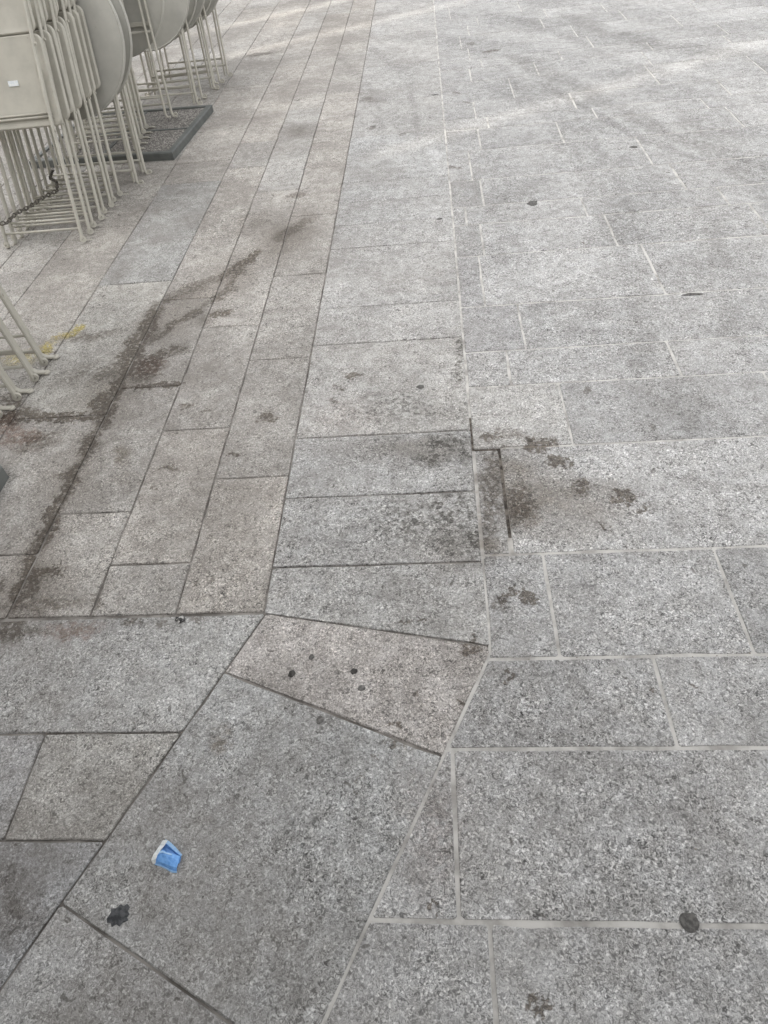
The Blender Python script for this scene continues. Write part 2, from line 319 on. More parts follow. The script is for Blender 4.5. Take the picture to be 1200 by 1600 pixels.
def granite(name, stains):
    w = NT(name)
    pos = w.n('NewGeometry').outputs['Position']
    oi = w.n('ObjectInfo')
    cmb = w.n('CombineXYZ')
    w.l(w.math('MULTIPLY', oi.outputs['Random'], 37.0), cmb.inputs[2])
    p = w.vadd(pos, cmb.outputs[0])
    big = w.noise(p, 3.0, 3, 0.55).outputs[0]
    mid = w.noise(p, 22, 4, 0.6).outputs[0]
    n1 = w.noise(p, 62, 3, 0.6, 0.5).outputs[0]
    n2 = w.noise(p, 125, 2, 0.55, 1.2).outputs[0]
    n3 = w.noise(p, 175, 1, 0.5, 0.4).outputs[0]
    # flamed granite: pale crystal flecks, dark pits and a mottled ground, rougher on some stones
    rough_k = w.ramp(oi.outputs['Random'], 0.0, 1.0, 0.88, 1.14, smooth=False)
    patch = w.ramp(w.noise(p, 9, 3, 0.6).outputs[0], 0.32, 0.68, 0.7, 1.15)
    worm = w.ramp(w.math('ABSOLUTE', w.math('SUBTRACT', n2, 0.53)), 0.012, 0.075, 1.0, 0.0)
    pit = w.ramp(n2, 0.47, 0.34)
    dark = w.ramp(n1, 0.50, 0.34)
    lite = w.ramp(n3, 0.56, 0.68)
    t = w.math('MULTIPLY', worm, 0.70)
    t = w.math('MULTIPLY_ADD', lite, 0.90, t)
    t = w.math('MULTIPLY_ADD', pit, -0.38, t)
    t = w.math('MULTIPLY_ADD', dark, -0.28, t)
    t = w.math('MULTIPLY', w.math('MULTIPLY', t, 0.86), w.math('MULTIPLY', patch, rough_k))
    v = w.math('MULTIPLY_ADD', w.ramp(mid, 0.3, 0.7, -1, 1), 0.09, 0.82)
    v = w.math('MULTIPLY_ADD', w.ramp(big, 0.3, 0.7, -1, 1), 0.10, v)
    v = w.math('ADD', v, t)
    # broad worn tracks swept across the square in arcs
    sep = w.n('SeparateXYZ'); w.l(pos, sep.inputs[0])
    wv = w.n('TexWave', wave_type='RINGS', rings_direction='Z')
    w.l(w.vadd(pos, (2.6, -3.4, 0.0)), wv.inputs['Vector'])
    wv.inputs['Scale'].default_value = 0.43
    wv.inputs['Distortion'].default_value = 4.5
    wv.inputs['Detail'].default_value = 4.0
    wv.inputs['Detail Scale'].default_value = 0.55
    wm = w.math('MULTIPLY', w.ramp(sep.outputs[1], 1.8, 3.5), w.ramp(sep.outputs[0], -0.6, 0.6, 0.35, 1.0))
    v = w.math('MULTIPLY_ADD', w.math('MULTIPLY', w.ramp(wv.outputs['Fac'], 0.2, 0.8, -1, 1), wm), 0.06, v)
    base = w.mix(w.ramp(mid, 0.35, 0.68), (0.325, 0.318, 0.308), (0.368, 0.364, 0.360))
    base = w.mix(1.0, base, oi.outputs['Color'], 'MULTIPLY')
    vc = w.n('CombineColor')
    for k in range(3): w.l(v, vc.inputs[k])
    col = w.mix(1.0, base, vc.outputs[0], 'MULTIPLY')
    # general soiling, browner where the terrace has been used
    soil = w.ramp(w.noise(pos, 1.7, 5, 0.62).outputs[0], 0.38, 0.68, 0.0, 0.55)
    soil = w.math('MULTIPLY', soil, w.ramp(sep.outputs[0], 0.5, -1.0, 0.25, 1.0))
    col = w.mix(soil, col, (0.155, 0.138, 0.122))
    # tiny scattered dirt specks
    sp = w.noise(p, 30, 2, 0.5, 0.8).outputs[0]
    speck = w.ramp(sp, 0.70, 0.75, 0, 0.7)
    col = w.mix(speck, col, (0.075, 0.068, 0.06))
    if stains:
        wob = w.n('VectorMath', operation='SUBTRACT')
        nz = w.noise(pos, 16, 3, 0.65)
        w.l(nz.outputs['Color'], wob.inputs[0]); wob.inputs[1].default_value = (0.5, 0.5, 0.5)
        wob2 = w.n('VectorMath', operation='SUBTRACT')
        w.l(w.noise(pos, 62, 3, 0.7).outputs['Color'], wob2.inputs[0]); wob2.inputs[1].default_value = (0.5, 0.5, 0.5)
        q = w.vadd(w.vadd(pos, w.vscale(wob.outputs[0], 0.10)), w.vscale(wob2.outputs[0], 0.065))
        grain = w.ramp(n1, 0.40, 0.66, 1.15, 0.8)
        wet = w.ramp(w.noise(pos, 55, 3, 0.65).outputs[0], 0.38, 0.50, 0.28, 1.25)
        for kind, c in (('s', (0.34, 0.33, 0.31)), ('h', (0.46, 0.42, 0.375)), ('t', (0.68, 0.675, 0.665)), ('b', (0.38, 0.345, 0.31)), ('r', (0.60, 0.47, 0.42)), ('y', (1.0, 0.88, 0.36))):
            it = [s for s in stains if s[0] == kind]
            if not it: continue
            mk = stain_mask(w, q, it)
            if kind == 's':
                mk = w.math('MULTIPLY', mk, w.ramp(n1, 0.58, 0.40, 0.25, 1.15))
            elif kind == 't':
                mk = w.math('MULTIPLY', mk, w.ramp(n1, 0.60, 0.36, 0.45, 1.1))
            elif kind == 'h':
                mk = w.math('MULTIPLY', mk, w.ramp(mid, 0.30, 0.62, 0.7, 1.1))
            else:
                mk = w.math('MULTIPLY', w.math('MULTIPLY', mk, grain), wet)
            col = w.mix(w.math('MULTIPLY', mk, 0.97, clamp=True), col, w.mix(1.0, col, c, 'MULTIPLY'))
    w.l(col, w.b.inputs['Base Color'])
    w.l(w.ramp(n1, 0.3, 0.7, 0.62, 0.82), w.b.inputs['Roughness'])
    w.b.inputs['Specular IOR Level'].default_value = 0.42
    h = w.math('MULTIPLY_ADD', n1, 1.0, w.math('MULTIPLY', n2, 0.5))
    h = w.math('MULTIPLY_ADD', mid, 1.2, h)
    bp = w.n('Bump'); bp.inputs['Strength'].default_value = 0.55; bp.inputs['Distance'].default_value = 0.004
    w.l(h, bp.inputs['Height']); w.l(bp.outputs[0], w.b.inputs['Normal'])
    return w.m

def noisy(name, c0, c1, scale, rough=0.8, bump=0.3, dist=0.002, detail=4, spec=0.4, lo=0.35, hi=0.65):
    w = NT(name)
    pos = w.n('NewGeometry').outputs['Position']
    nz = w.noise(pos, scale, detail, 0.6).outputs[0]
    w.l(w.mix(w.ramp(nz, lo, hi), c0, c1), w.b.inputs['Base Color'])
    w.b.inputs['Roughness'].default_value = rough
    w.b.inputs['Specular IOR Level'].default_value = spec
    if bump:
        bp = w.n('Bump'); bp.inputs['Strength'].default_value = bump; bp.inputs['Distance'].default_value = dist
        w.l(nz, bp.inputs['Height']); w.l(bp.outputs[0], w.b.inputs['Normal'])
    return w.m

def paint(name, c, dirt):
    """old satin paint on metal: scuffs, rust specks and dull patches"""
    w = NT(name)
    tc = w.n('TexCoord').outputs['Object']
    oi = w.n('ObjectInfo')
    cmb = w.n('CombineXYZ'); w.l(w.math('MULTIPLY', oi.outputs['Random'], 9.0), cmb.inputs[1])
    p = w.vadd(tc, cmb.outputs[0])
    a = w.noise(p, 9, 4, 0.6).outputs[0]
    b = w.noise(p, 60, 3, 0.7).outputs[0]
    col = w.mix(w.ramp(a, 0.35, 0.7), c, tuple(x * 0.86 for x in c))
    col = w.mix(w.ramp(b, 0.68, 0.76, 0, 0.7), col, dirt)
    w.l(col, w.b.inputs['Base Color'])
    w.l(w.ramp(a, 0.3, 0.7, 0.38, 0.56), w.b.inputs['Roughness'])
    w.b.inputs['Specular IOR Level'].default_value = 0.35
    return w.m

PX0, PX1 = -1.75, 0.108
M_plain = granite('granite_plain', [])
_stained = {}
def stained_granite(near):
    key = tuple(near)
    if key not in _stained:
        _stained[key] = granite('granite_with_spills', [STAINS[i] for i in near])
    return _stained[key]
M_bed = noisy('joint_grit', (0.11, 0.10, 0.09), (0.34, 0.32, 0.298), 8, 0.95, 0.5, detail=7, lo=0.36, hi=0.68)
M_mortar = noisy('pale_mortar', (0.27, 0.258, 0.242), (0.55, 0.535, 0.51), 11, 0.9, 0.5, detail=7, lo=0.30, hi=0.62)
def stain_over(mat, items):
    w = NT.__new__(NT); w.m = mat; w.t = mat.node_tree; w.b = w.t.nodes['Principled BSDF']
    src = w.b.inputs['Base Color'].links[0].from_socket
    pos = w.n('NewGeometry').outputs['Position']
    d = w.n('VectorMath', operation='SUBTRACT'); w.l(w.noise(pos, 16, 3, 0.65).outputs['Color'], d.inputs[0]); d.inputs[1].default_value = (0.5, 0.5, 0.5)
    mk = stain_mask(w, w.vadd(pos, w.vscale(d.outputs[0], 0.10)), items)
    w.l(w.mix(w.math('MULTIPLY', mk, 0.9, clamp=True), src, w.mix(1.0, src, (0.36, 0.32, 0.28), 'MULTIPLY')), w.b.inputs['Base Color'])
stain_over(M_mortar, [q for q in STAINS if 0.04 < q[1] < 0.62 and 1.05 < q[2] < 1.95 and q[0] in 'bh'][:40])
M_ground = noisy('stone_ground', (0.26, 0.255, 0.25), (0.34, 0.335, 0.33), 2.0, 0.9, 0.0)
M_cream = paint('cream_paint', (0.51, 0.49, 0.43), (0.16, 0.11, 0.07))
M_top = paint('cream_tabletop_paint', (0.45, 0.44, 0.40), (0.22, 0.19, 0.15))
M_frame = noisy('dark_frame_steel', (0.10, 0.107, 0.102), (0.14, 0.147, 0.14), 12, 0.6, 0.0)
M_aggr = None

# ------------------------------------------------------------------ the setting
def quad_sheet(name, x0, x1, y0, y1, z, mat, parent=None):
    bm = bmesh.new()
    bm.faces.new([bm.verts.new(v) for v in ((x0, y0, z), (x1, y0, z), (x1, y1, z), (x0, y1, z))])
    return link_mesh(name, mesh_from(bm, name), mat, parent)

tag(quad_sheet('ground', -600, 600, -600, 600, -0.09, M_ground), kind='structure')
pavement = tag(quad_sheet('pavement', -9.0, 9.0, -3.0, 17.0, -0.0050, M_bed), kind='structure')

def clip_in(poly, gap):
    """shrink a convex polygon (counter-clockwise) by gap on every side (gap may be a list)"""
    n = len(poly)
    gaps = gap if isinstance(gap, (list, tuple)) else [gap] * n
    lines = []
    for i in range(n):
        a, b = Vector(poly[i]), Vector(poly[(i + 1) % n])
        d = (b - a).normalized()
        nrm = Vector((-d.y, d.x))
        lines.append((a + nrm * gaps[i], d))
    out = []
    for i in range(n):
        p, d = lines[i - 1]
        q, e = lines[i]
        den = d.x * e.y - d.y * e.x
        if abs(den) < 1e-6:
            out.append(q.copy()); continue
        t = ((q.x - p.x) * e.y - (q.y - p.y) * e.x) / den
        out.append(p + d * t)
    return out

def slab_bm(bm, poly, gap, z, chips=1.0, step=0.07, rim=0.0022, drop=0.0028):
    pts = clip_in(poly, gap)
    n = len(pts)
    ring = []
    for i in range(n):
        a, b = pts[i], pts[(i + 1) % n]
        L = (b - a).length
        d = (b - a) / max(L, 1e-6)
        nrm = Vector((-d.y, d.x))
        c = min(0.006, L * 0.1) * random.uniform(0.4, 1.2)
        ring.append((a + d * c, nrm))
        k = max(1, int(L / step))
        for j in range(1, k):
            bite = abs(random.gauss(0, 0.0009)) * chips
            if random.random() < 0.05 * chips: bite += random.uniform(0.001, 0.0035)
            ring.append((a + d * (L * j / k + random.uniform(-.01, .01)) + nrm * bite, nrm))
        ring.append((b - d * c, nrm))
    ctr = sum((p for p, _ in ring), Vector((0, 0))) / len(ring)
    tx, ty = random.gauss(0, 0.0004), random.gauss(0, 0.0004)
    def zz(p): return z + (p.x - ctr.x) * tx + (p.y - ctr.y) * ty
    top, mid, bot = [], [], []
    for p, nrm in ring:
        q = p + (ctr - p).normalized() * rim * random.uniform(0.8, 1.9)
        top.append(bm.verts.new((q.x, q.y, zz(q))))
        mid.append(bm.verts.new((p.x, p.y, zz(p) - drop * random.uniform(0.7, 1.5))))
        bot.append(bm.verts.new((p.x, p.y, -0.04)))
    m = len(ring)
    bm.faces.new(top)
    for k in range(m):
        j = (k + 1) % m
        bm.faces.new((mid[k], mid[j], top[j], top[k]))
        bm.faces.new((bot[k], bot[j], mid[j], mid[k]))

def in_view(poly, margin=60):
    pts = [Vector(p) for p in poly]
    us, vs = [], []
    for p in pts:
        c = CAM_INV @ Vector((p.x, p.y, 0))
        if c.z > -0.05: continue
        us.append(600 + 1033.9 * c.x / -c.z); vs.append(800 - 1033.9 * c.y / -c.z)
    if not us: return False
    return min(us) < 1200 + margin and max(us) > -margin and min(vs) < 1600 + margin and max(vs) > -margin

SLABS = []
rest = bmesh.new()
def slab(poly, gap=0.003, z=None, tint=None, mat=None, chips=1.0, side='l'):
    if z is None: z = random.uniform(-0.0005, 0.0007)
    if not in_view(poly):
        slab_bm(rest, poly, gap, z, step=0.3)
        return None
    bm = bmesh.new()
    slab_bm(bm, poly, gap, z, chips)
    me = mesh_from(bm, 'paving_slab')
    xs = [p[0] for p in poly]; ys = [p[1] for p in poly]
    if mat is None:
        near = []
        for i, s in enumerate(STAINS):
            ex = math.hypot(s[3] * math.cos(s[5]), s[4] * math.sin(s[5])) * 1.42 + 0.05
            ey = math.hypot(s[3] * math.sin(s[5]), s[4] * math.cos(s[5])) * 1.42 + 0.05
            if s[1] + ex > min(xs) and s[1] - ex < max(xs) and s[2] + ey > min(ys) and s[2] - ey < max(ys):
                near.append(i)
        mat = stained_granite(near[:46]) if near else M_plain
    o = link_mesh('paving_slab', me, mat, pavement)
    if tint is None:
        b = random.gauss(1.0, 0.035)
        h = random.gauss(0, 0.012)
        tint = (b * (1 + h), b, b * (1 - h))
    o.color = (*tint, 1)
    SLABS.append(o)
    return o

def rect(x0, x1, y0, y1): return [(x0, y0), (x1, y0), (x1, y1), (x0, y1)]

# --- left field: columns running away from the camera
WARM = (0.99, 0.955, 0.91)
def col_slabs(x0, x1, joints, y_end, lo, hi, tints={}, base=WARM):
    ys = list(joints)
    while ys[-1] < y_end:
        ys.append(ys[-1] + random.uniform(lo, hi))
    for a, b in zip(ys, ys[1:]):
        t = tints.get(a)
        if t is None:
            k = random.gauss(1.0, 0.035); h = random.gauss(0, 0.008)
            t = (base[0] * k * (1 + h), base[1] * k, base[2] * k * (1 - h))
        g = 0.0016 * random.uniform(0.55, 1.3)
        slab(rect(x0, x1, a, b), [g, 0.0036 if x1 == E_X else g, g, g], tint=t)

E_X, W0 = 0.106, -0.495
col_slabs(W0, E_X, [1.153, 1.428, 1.714, 2.276, 2.553, 3.098, 3.352, 3.627, 3.895, 4.62, 5.32, 6.2, 7.18], 16.5, 0.4, 1.0,
          {1.714: (1.03, 1.02, 1.0)}, (1.0, 1.0, 0.995))
slab([(W0, 0.998), (0.100, 0.884), (E_X, 0.884), (E_X, 1.153), (W0, 1.153)], 0.0018, tint=(1.0, 1.0, .99))
col_slabs(-0.742, W0, [1.003, 1.531, 2.2, 2.87, 3.507, 4.16, 4.588, 5.6, 6.8], 16.5, 0.5, 1.2)
col_slabs(-0.990, -0.742, [1.003, 1.183, 1.792, 2.464, 3.179, 3.871, 5.308, 6.213], 16.5, 0.5, 1.2)
col_slabs(-1.238, -0.990, [1.003, 1.401, 2.062, 2.72, 3.316, 4.271, 4.703, 5.5, 6.5], 16.5, 0.5, 1.2)
col_slabs(-1.608, -1.238, [1.003, 1.236, 1.903, 2.906, 4.099, 4.427, 6.009, 6.927], 16.5, 0.6, 1.4,
          {2.906: (0.945, 0.95, 0.94), 1.903: (1.06, 1.04, 0.99)})
x = -1.608
for dx, first in ((0.366, [1.003, 1.75, 2.35, 3.564, 4.5, 5.6]), (0.25, [1.003, 1.5, 2.6, 3.3, 4.3]), (0.25, [1.003, 2.1, 3.0, 3.9]), (0.25, [1.003, 1.8, 2.9]),
                  (0.366, [1.003]), (0.366, [1.003]), (0.25, [1.003]), (0.25, [1.003]), (0.25, [1.003]), (0.366, [1.003]), (0.6, [1.003]), (0.366, [1.003]), (0.366, [1.003]), (0.366, [1.003]),
                  (0.6, [1.003]), (0.6, [1.003]), (0.6, [1.003]), (0.6, [1.003])):
    col_slabs(x - dx, x, first, 16.5, 0.6, 1.3, base=(1.0, 0.97, 0.925))
    x -= dx

# --- near field: oblique band turning away under the photographer
D1 = [(-0.489, 0.997), (-0.565, 0.822), (-0.642, 0.667), (-0.763, 0.418), (-0.809, 0.302)]
def d1(y):      # x of the left oblique joint at height y
    return -0.489 + (y - 0.997) * (0.320 / 0.695)
def d3(y):      # x of the right oblique joint
    return 0.104 + (y - 0.864) * (0.353 / 0.744) * 1.0
slab([(d1(0.822), 0.822), (d3(0.602), 0.602), (0.104, 0.864), (0.100, 0.884), (W0 + 0.006, 0.998)], 0.0019, tint=(1.035, 0.99, 0.96))
pink = SLABS[-1]
slab([(d1(0.302), 0.302), (d3(0.052), 0.052), (d3(0.602), 0.602), (d1(0.822), 0.822)], 0.0019, tint=(0.93, 0.945, 0.95))
big = SLABS[-1]
slab([(d1(-0.35), -0.35), (d3(-0.6), -0.6), (d3(0.052), 0.052), (d1(0.302), 0.302)], 0.0019, tint=(0.95, 0.96, 0.965))
slab([(-1.75, 0.664), (d1(0.664), 0.664), (d1(0.997), 0.997), (-1.75, 0.997)], 0.0018, tint=(0.95, 0.955, 0.95))
slab([(-0.986, 0.421), (d1(0.421), 0.421), (d1(0.664), 0.664), (-0.986, 0.664)], 0.0018, tint=(1.03, 1.02, 0.985))
slab(rect(-1.75, -0.986, 0.421, 0.664), 0.0018, tint=(0.9, 0.905, 0.92))
slab([(-1.60, 0.10), (d1(0.10), 0.10), (d1(0.421), 0.421), (-1.60, 0.421)], 0.0018, tint=(0.83, 0.85, 0.88))
for y0, y1 in ((0.664, 0.997), (0.421, 0.664), (0.10, 0.421)):
    xx = -1.75 if y0 > 0.3 else -1.6
    while xx > -8.5:
        L = random.uniform(0.6, 1.1)
        slab(rect(xx - L, xx, y0, y1), 0.0024)
        xx -= L
yy = 0.10
while yy > -2.6:
    h = random.uniform(0.3, 0.45)
    slab([(-1.4, yy - h), (d1(yy - h), yy - h), (d1(yy), yy), (-1.4, yy)], 0.0024)
    xx = -1.4
    while xx > -8.5:
        L = random.uniform(0.6, 1.1); slab(rect(xx - L, xx, yy - h, yy), 0.0024); xx -= L
    yy -= h
slab([(d1(-2.6), -2.6), (d3(-2.6), -2.6), (d3(-0.6), -0.6), (d1(-0.35), -0.35)], 0.0035)

# --- right field: rows across the view, pointed with pale mortar
ROWS = [(-0.09, 0.281, [0.057, 0.62]), (0.281, 0.618, [0.0, 0.78]), (0.618, 0.845, [0.493, 1.12]), (0.845, 1.174, [0.272, 0.730, 1.3]), (1.174, 1.616, [0.189, 1.08, 1.7]),
        (1.616, 1.945, [0.426, 1.12]), (1.945, 2.163, [0.262, 0.852, 1.5]), (2.163, 2.490, [0.338, 1.32]), (2.490, 2.927, [0.208, 0.931, 1.62]),
        (2.927, 3.252, [0.236, 0.831, 1.5]), (3.252, 3.460, [0.173, 0.755, 1.415]), (3.460, 3.793, [0.270, 1.272, 2.0]), (3.793, 4.226, [0.230, 1.19, 1.95]),
        (4.226, 4.582, [0.308, 0.790, 1.797]), (4.582, 4.778, [0.380, 1.042, 1.704, 2.4]), (4.778, 5.108, [0.312, 0.95, 1.9]), (5.108, 5.560, [0.592, 1.545]),
        (5.560, 5.900, [0.328, 0.812, 1.6]), (5.900, 6.140, [0.430, 1.025, 1.690]), (6.140, 6.480, [0.35, 1.298, 2.298]), (6.480, 6.880, [0.30, 1.234, 2.056])]
y = 6.88
while y < 16.0:
    h = random.choice((0.2, 0.33, 0.33, 0.44))
    ROWS.append((y, y + h, [random.uniform(0.2, 0.6)]))
    y += h
yb = -0.09
while yb > -2.6:
    ROWS.append((yb - 0.33, yb, [0.4])); yb -= 0.33
GRIT = (0.99, 0.995, 1.0)
TINT = {(1.945, 0): (0.97, .97, .97), (2.163, 0): (0.86, .86, .87), (2.490, 0): (0.84, .84, .85), (2.927, 0): (0.86, .86, .86), (3.252, 0): (0.92, .92, .92), (3.460, 0): (0.85, .85, .85), (1.616, 0): (1.04, 1.035, 1.02)}
for (y0, y1, xs) in ROWS:
    while xs[-1] < 8.4:
        xs.append(xs[-1] + random.uniform(0.5, 1.05))
    left = []
    for i, b in enumerate(xs):
        g = (0.0029 if y0 < 2.4 else 0.0037) * random.uniform(0.75, 1.2)
        if i == 0:
            if y1 <= 0.7: poly = [(d3(y0), y0), (b, y0), (b, y1), (d3(y1), y1)]
            elif y0 < 0.864: poly = ([(d3(y0), y0), (b, y0), (b, y1), (E_X, y1), (0.104, 0.864)] if y0 > 0.83 else [(d3(y0), y0), (b, y0), (b, y1), (d3(y1), y1)])
            else: poly = rect(E_X, b, y0, y1)
        else:
            poly = rect(xs[i - 1], b, y0, y1)
        z = None
        if (y0, i) == (1.174, 0):
            z = -0.0025; g = [0.003, 0.004, 0.005, 0.003]
        if (y0, i) == (1.174, 1): g = [0.003, 0.003, 0.003, 0.0045]
        k = random.gauss(0.97, 0.04)
        t = TINT.get((y0, i)) or tuple(c * k for c in GRIT)
        slab(poly, g, z=z, tint=t, side='r', chips=0.8)
if len(rest.verts):
    o = link_mesh('outlying_slabs', mesh_from(rest, 'outlying_slabs'), M_plain, pavement)
    tag(o, kind='stuff')

# mortar bed: pale, almost flush, washed out at the sunken stone
bm = bmesh.new()
def cell(pts, z=-0.0020):
    bm.faces.new([bm.verts.new((px, py, z)) for px, py in pts])
EX = E_X - 0.0052
xs_ = [EX, 0.112, 0.180, 0.1935, 9.0]
ys_ = [1.178, 1.235, 1.56, 1.609, 1.621, 1.78, 17.0]
for i in range(4):
    for j in range(6):
        x0, x1, y0, y1 = xs_[i], xs_[i + 1], ys_[j], ys_[j + 1]
        gone = (i == 2 and j in (1, 2, 3)) or (i == 1 and j in (0, 1, 2, 3)) or (i == 0 and j in (3, 4))
        if not gone:
            cell(rect(x0, x1, y0, y1))
cell([(d3(-2.6) - 0.005, -2.6), (9.0, -2.6), (9.0, 1.178), (EX, 1.178), (EX, 0.884), (d3(0.86) - 0.004, 0.86)])
bmesh.ops.remove_doubles(bm, verts=bm.verts, dist=1e-5)
link_mesh('mortar', mesh_from(bm, 'mortar'), M_mortar, pavement)

bm = bmesh.new()      # dark strip: shade of the deep open joint put into colour, with grime
for x0, x1, y0, y1 in ((0.1815, 0.196, 1.236, 1.622), (0.108, 0.1815, 1.6105, 1.6195), (0.1005, 0.109, 1.6105, 1.779)):
    bm.faces.new([bm.verts.new((px, py, -0.0042)) for px, py in rect(x0, x1, y0, y1)])
link_mesh('joint_shade_dirt', mesh_from(bm, 'joint_shade_dirt'), noisy('joint_shade_dirt', (0.04, 0.034, 0.029), (0.17, 0.15, 0.13), 45, 0.95, 0.4), pavement)

# drilled and plugged holes in the near slabs
M_plug = noisy('plug_grit', (0.03, 0.028, 0.026), (0.09, 0.085, 0.08), 90, 0.9, 0.5)
M_plug2 = noisy('plug_mortar', (0.08, 0.077, 0.073), (0.19, 0.183, 0.175), 90, 0.9, 0.5)
def blob(name, x, y, rx, ry, h, mat, parent=None, rot=0.0, rag=0.12, seg=28, z=0.0005):
    bm = bmesh.new()
    ph = [random.uniform(0, 6.28) for _ in range(3)]
    def rad(a): return 1 + rag * (math.sin(2 * a + ph[0]) + 0.6 * math.sin(3 * a + ph[1]) + 0.5 * math.sin(5 * a + ph[2]))
    rings = []
    for f, zz in ((1.0, 0.0), (0.93, 0.55), (0.72, 0.9), (0.4, 1.0)):
        rings.append([bm.verts.new((rx * f * rad(a) * math.cos(a), ry * f * rad(a) * math.sin(a), h * zz * random.uniform(0.85, 1.1)))
                      for a in (2 * math.pi * k / seg for k in range(seg))])
    for r0, r1 in zip(rings, rings[1:]):
        for k in range(seg):
            bm.faces.new((r0[k], r0[(k + 1) % seg], r1[(k + 1) % seg], r1[k]))
    bm.faces.new(rings[-1])
    o = link_mesh(name, mesh_from(bm, name, True), mat, parent)
    o.location = (x, y, z)
    o.rotation_euler = (0, 0, rot)
    return o
for (hx, hy, r, m) in ((-0.393, 0.814, 0.0095, M_plug), (-0.236, 0.818, 0.0085, M_plug), (-0.348, 0.860, 0.0075, M_plug2), (-0.214, 0.772, 0.0085, M_plug2)):
    blob('hole_plug', hx, hy, r, r, 0.0012, m, pink, rag=0.10, z=0.0012)
blob('hole_plug', -0.309, 0.691, 0.010, 0.010, 0.0012, M_plug2, big, rag=0.10, z=0.0012)

# ------------------------------------------------------------------ unseen blockers added to shade the square and shape its sunlight
M_render = noisy('lime_render', (0.50, 0.46, 0.40), (0.58, 0.54, 0.48), 1.5, 0.9, 0.0)
M_glass = noisy('window_glass', (0.03, 0.035, 0.04), (0.05, 0.055, 0.06), 2.0, 0.1, 0.0)
hv = Vector((-0.8715, -0.4904, 0)).normalized()
blk = tag(empty('unseen_sun_blocker', hv * 21.0, (0, 0, math.atan2(-0.8715, 0.4904))), 'unseen tall block added behind the photographer to shade the square, slit for sun streaks', 'light blocker')
# local x runs along the blocker face, local -y points into the block (towards the sun)
def bbox(name, dims, mat, par, bev=0.0):
    bm = bmesh.new(); box_bm(bm, *dims, bev)
    return link_mesh(name, mesh_from(bm, name), mat, par)
bbox('wall', (-40, 40, -7.0, 0.0, -0.05, 20.3), M_render, blk)
cuts = [(-8.14, 0.055), (-6.95, 0.050), (-3.89, 0.042)]  # slits sized and placed to let thin sun streaks reach the far paving
edges = [-40.0]
for c, wdt in cuts: edges += [c - wdt / 2, c + wdt / 2]
edges.append(40.0)
for k in range(0, len(edges), 2):
    bbox('slit_block', (edges[k], edges[k + 1], -7.0, -0.003, 20.3, 29.0), M_render, blk)
bbox('cornice', (-40.3, 40.3, 0.003, 0.5, 19.6, 20.1), M_render, blk)
win = bmesh.new(); box_bm(win, -0.6, 0.6, 0.004, 0.06, 0, 1.9, 0)  # windows only dress the added blocker
wme = mesh_from(win, 'window'); wme.materials.append(M_glass)
for fl in range(5):
    for k in range(-12, 13):
        o = link_mesh('window', wme, None, blk); o.location = (k * 3.0, 0, 1.5 + fl * 3.6)
M_canvas = noisy('sunshade_canvas', (0.16, 0.15, 0.14), (0.2, 0.19, 0.18), 3.0, 0.9, 0.0)
aw = tag(empty('unseen_sunshade', (0, 0, 0)), 'unseen added dark canvas awning spread above and behind the photographer', 'sunshade')  # added out of view to darken the near paving
bm = bmesh.new(); box_bm(bm, -6.0, 1.0, -5.0, 0.30, 2.75, 2.80, 0)
link_mesh('canopy', mesh_from(bm, 'canopy'), M_canvas, aw)
for px in (-5.9, 0.9):
    bm = bmesh.new(); rod_along(bm, [(px, -4.9, 0), (px, -4.9, 2.76)], 0.04); link_mesh('post', mesh_from(bm, 'post'), M_frame, aw)

# ------------------------------------------------------------------ gum, tar and litter
M_gum = noisy('old_black_gum', (0.065, 0.063, 0.06), (0.14, 0.135, 0.128), 110, 0.85, 0.6)
M_tar = noisy('tar', (0.03, 0.032, 0.035), (0.085, 0.088, 0.093), 110, 0.8, 0.6)
GUM = [(0.427, 0.286, 0.018, 0.016, 0.3, 'round black gum blot lying on the pale mortar joint at lower right', .045),
       (-0.064, 1.964, 0.016, 0.011, 0.0, 'small black oval gum blot on the light grey slab mid picture', .10),
       (0.512, 3.436, 0.030, 0.026, 0.4, 'largest dark gum blot on the far grey slabs right of the long joint', .14),
       (1.146, 4.065, 0.022, 0.018, 0.0, 'small round black gum blot farthest to the upper right', .1),
       (0.06, 5.34, 0.026, 0.012, 0.0, 'tiny black gum blot beside the long straight joint near the top', .1),
       (1.03, 2.475, 0.034, 0.012, 0.05, 'thin dark smear of gum along a mortar joint near the right edge', .2),
       (0.04, 3.34, 0.014, 0.012, 0.0, 'very small dark gum speck on wide slab band below the dusty streaks', .1),
       (-0.085, 1.315, 0.010, 0.008, 0.0, 'tiny dark gum speck on slab left of the brown stains', .2)]
for gx, gy, rx, ry, rt, lb, rg in GUM:
    tag(blob('gum_blot', gx, gy, rx, ry, 0.0005, M_gum, rot=rt, rag=rg, z=0.0010), lb, 'gum', 'black gum blots on the paving')
TAR = [(-.024, -.006), (-.019, .004), (-.021, .011), (-.010, .012), (-.004, .019), (.004, .016), (.010, .020), (.018, .014), (.015, .007), (.021, .002), (.017, -.004), (.022, -.009), (.012, -.013), (.006, -.020), (-.001, -.016), (-.009, -.021), (-.014, -.014), (-.022, -.014)]
bm = bmesh.new()
rg = [[bm.verts.new((px * f, py * f, z * random.uniform(0.8, 1.1))) for px, py in TAR] for f, z in ((1.0, 0.0), (0.9, 0.0006), (0.5, 0.0011))]
for r0, r1 in zip(rg, rg[1:]):
    for k in range(len(TAR)):
        bm.faces.new((r0[k], r0[(k + 1) % len(TAR)], r1[(k + 1) % len(TAR)], r1[k]))
bm.faces.new(rg[-1])
tar = link_mesh('tar_blot', mesh_from(bm, 'tar_blot'), M_tar)
tar.location = (-0.677, 0.283, 0.0012)
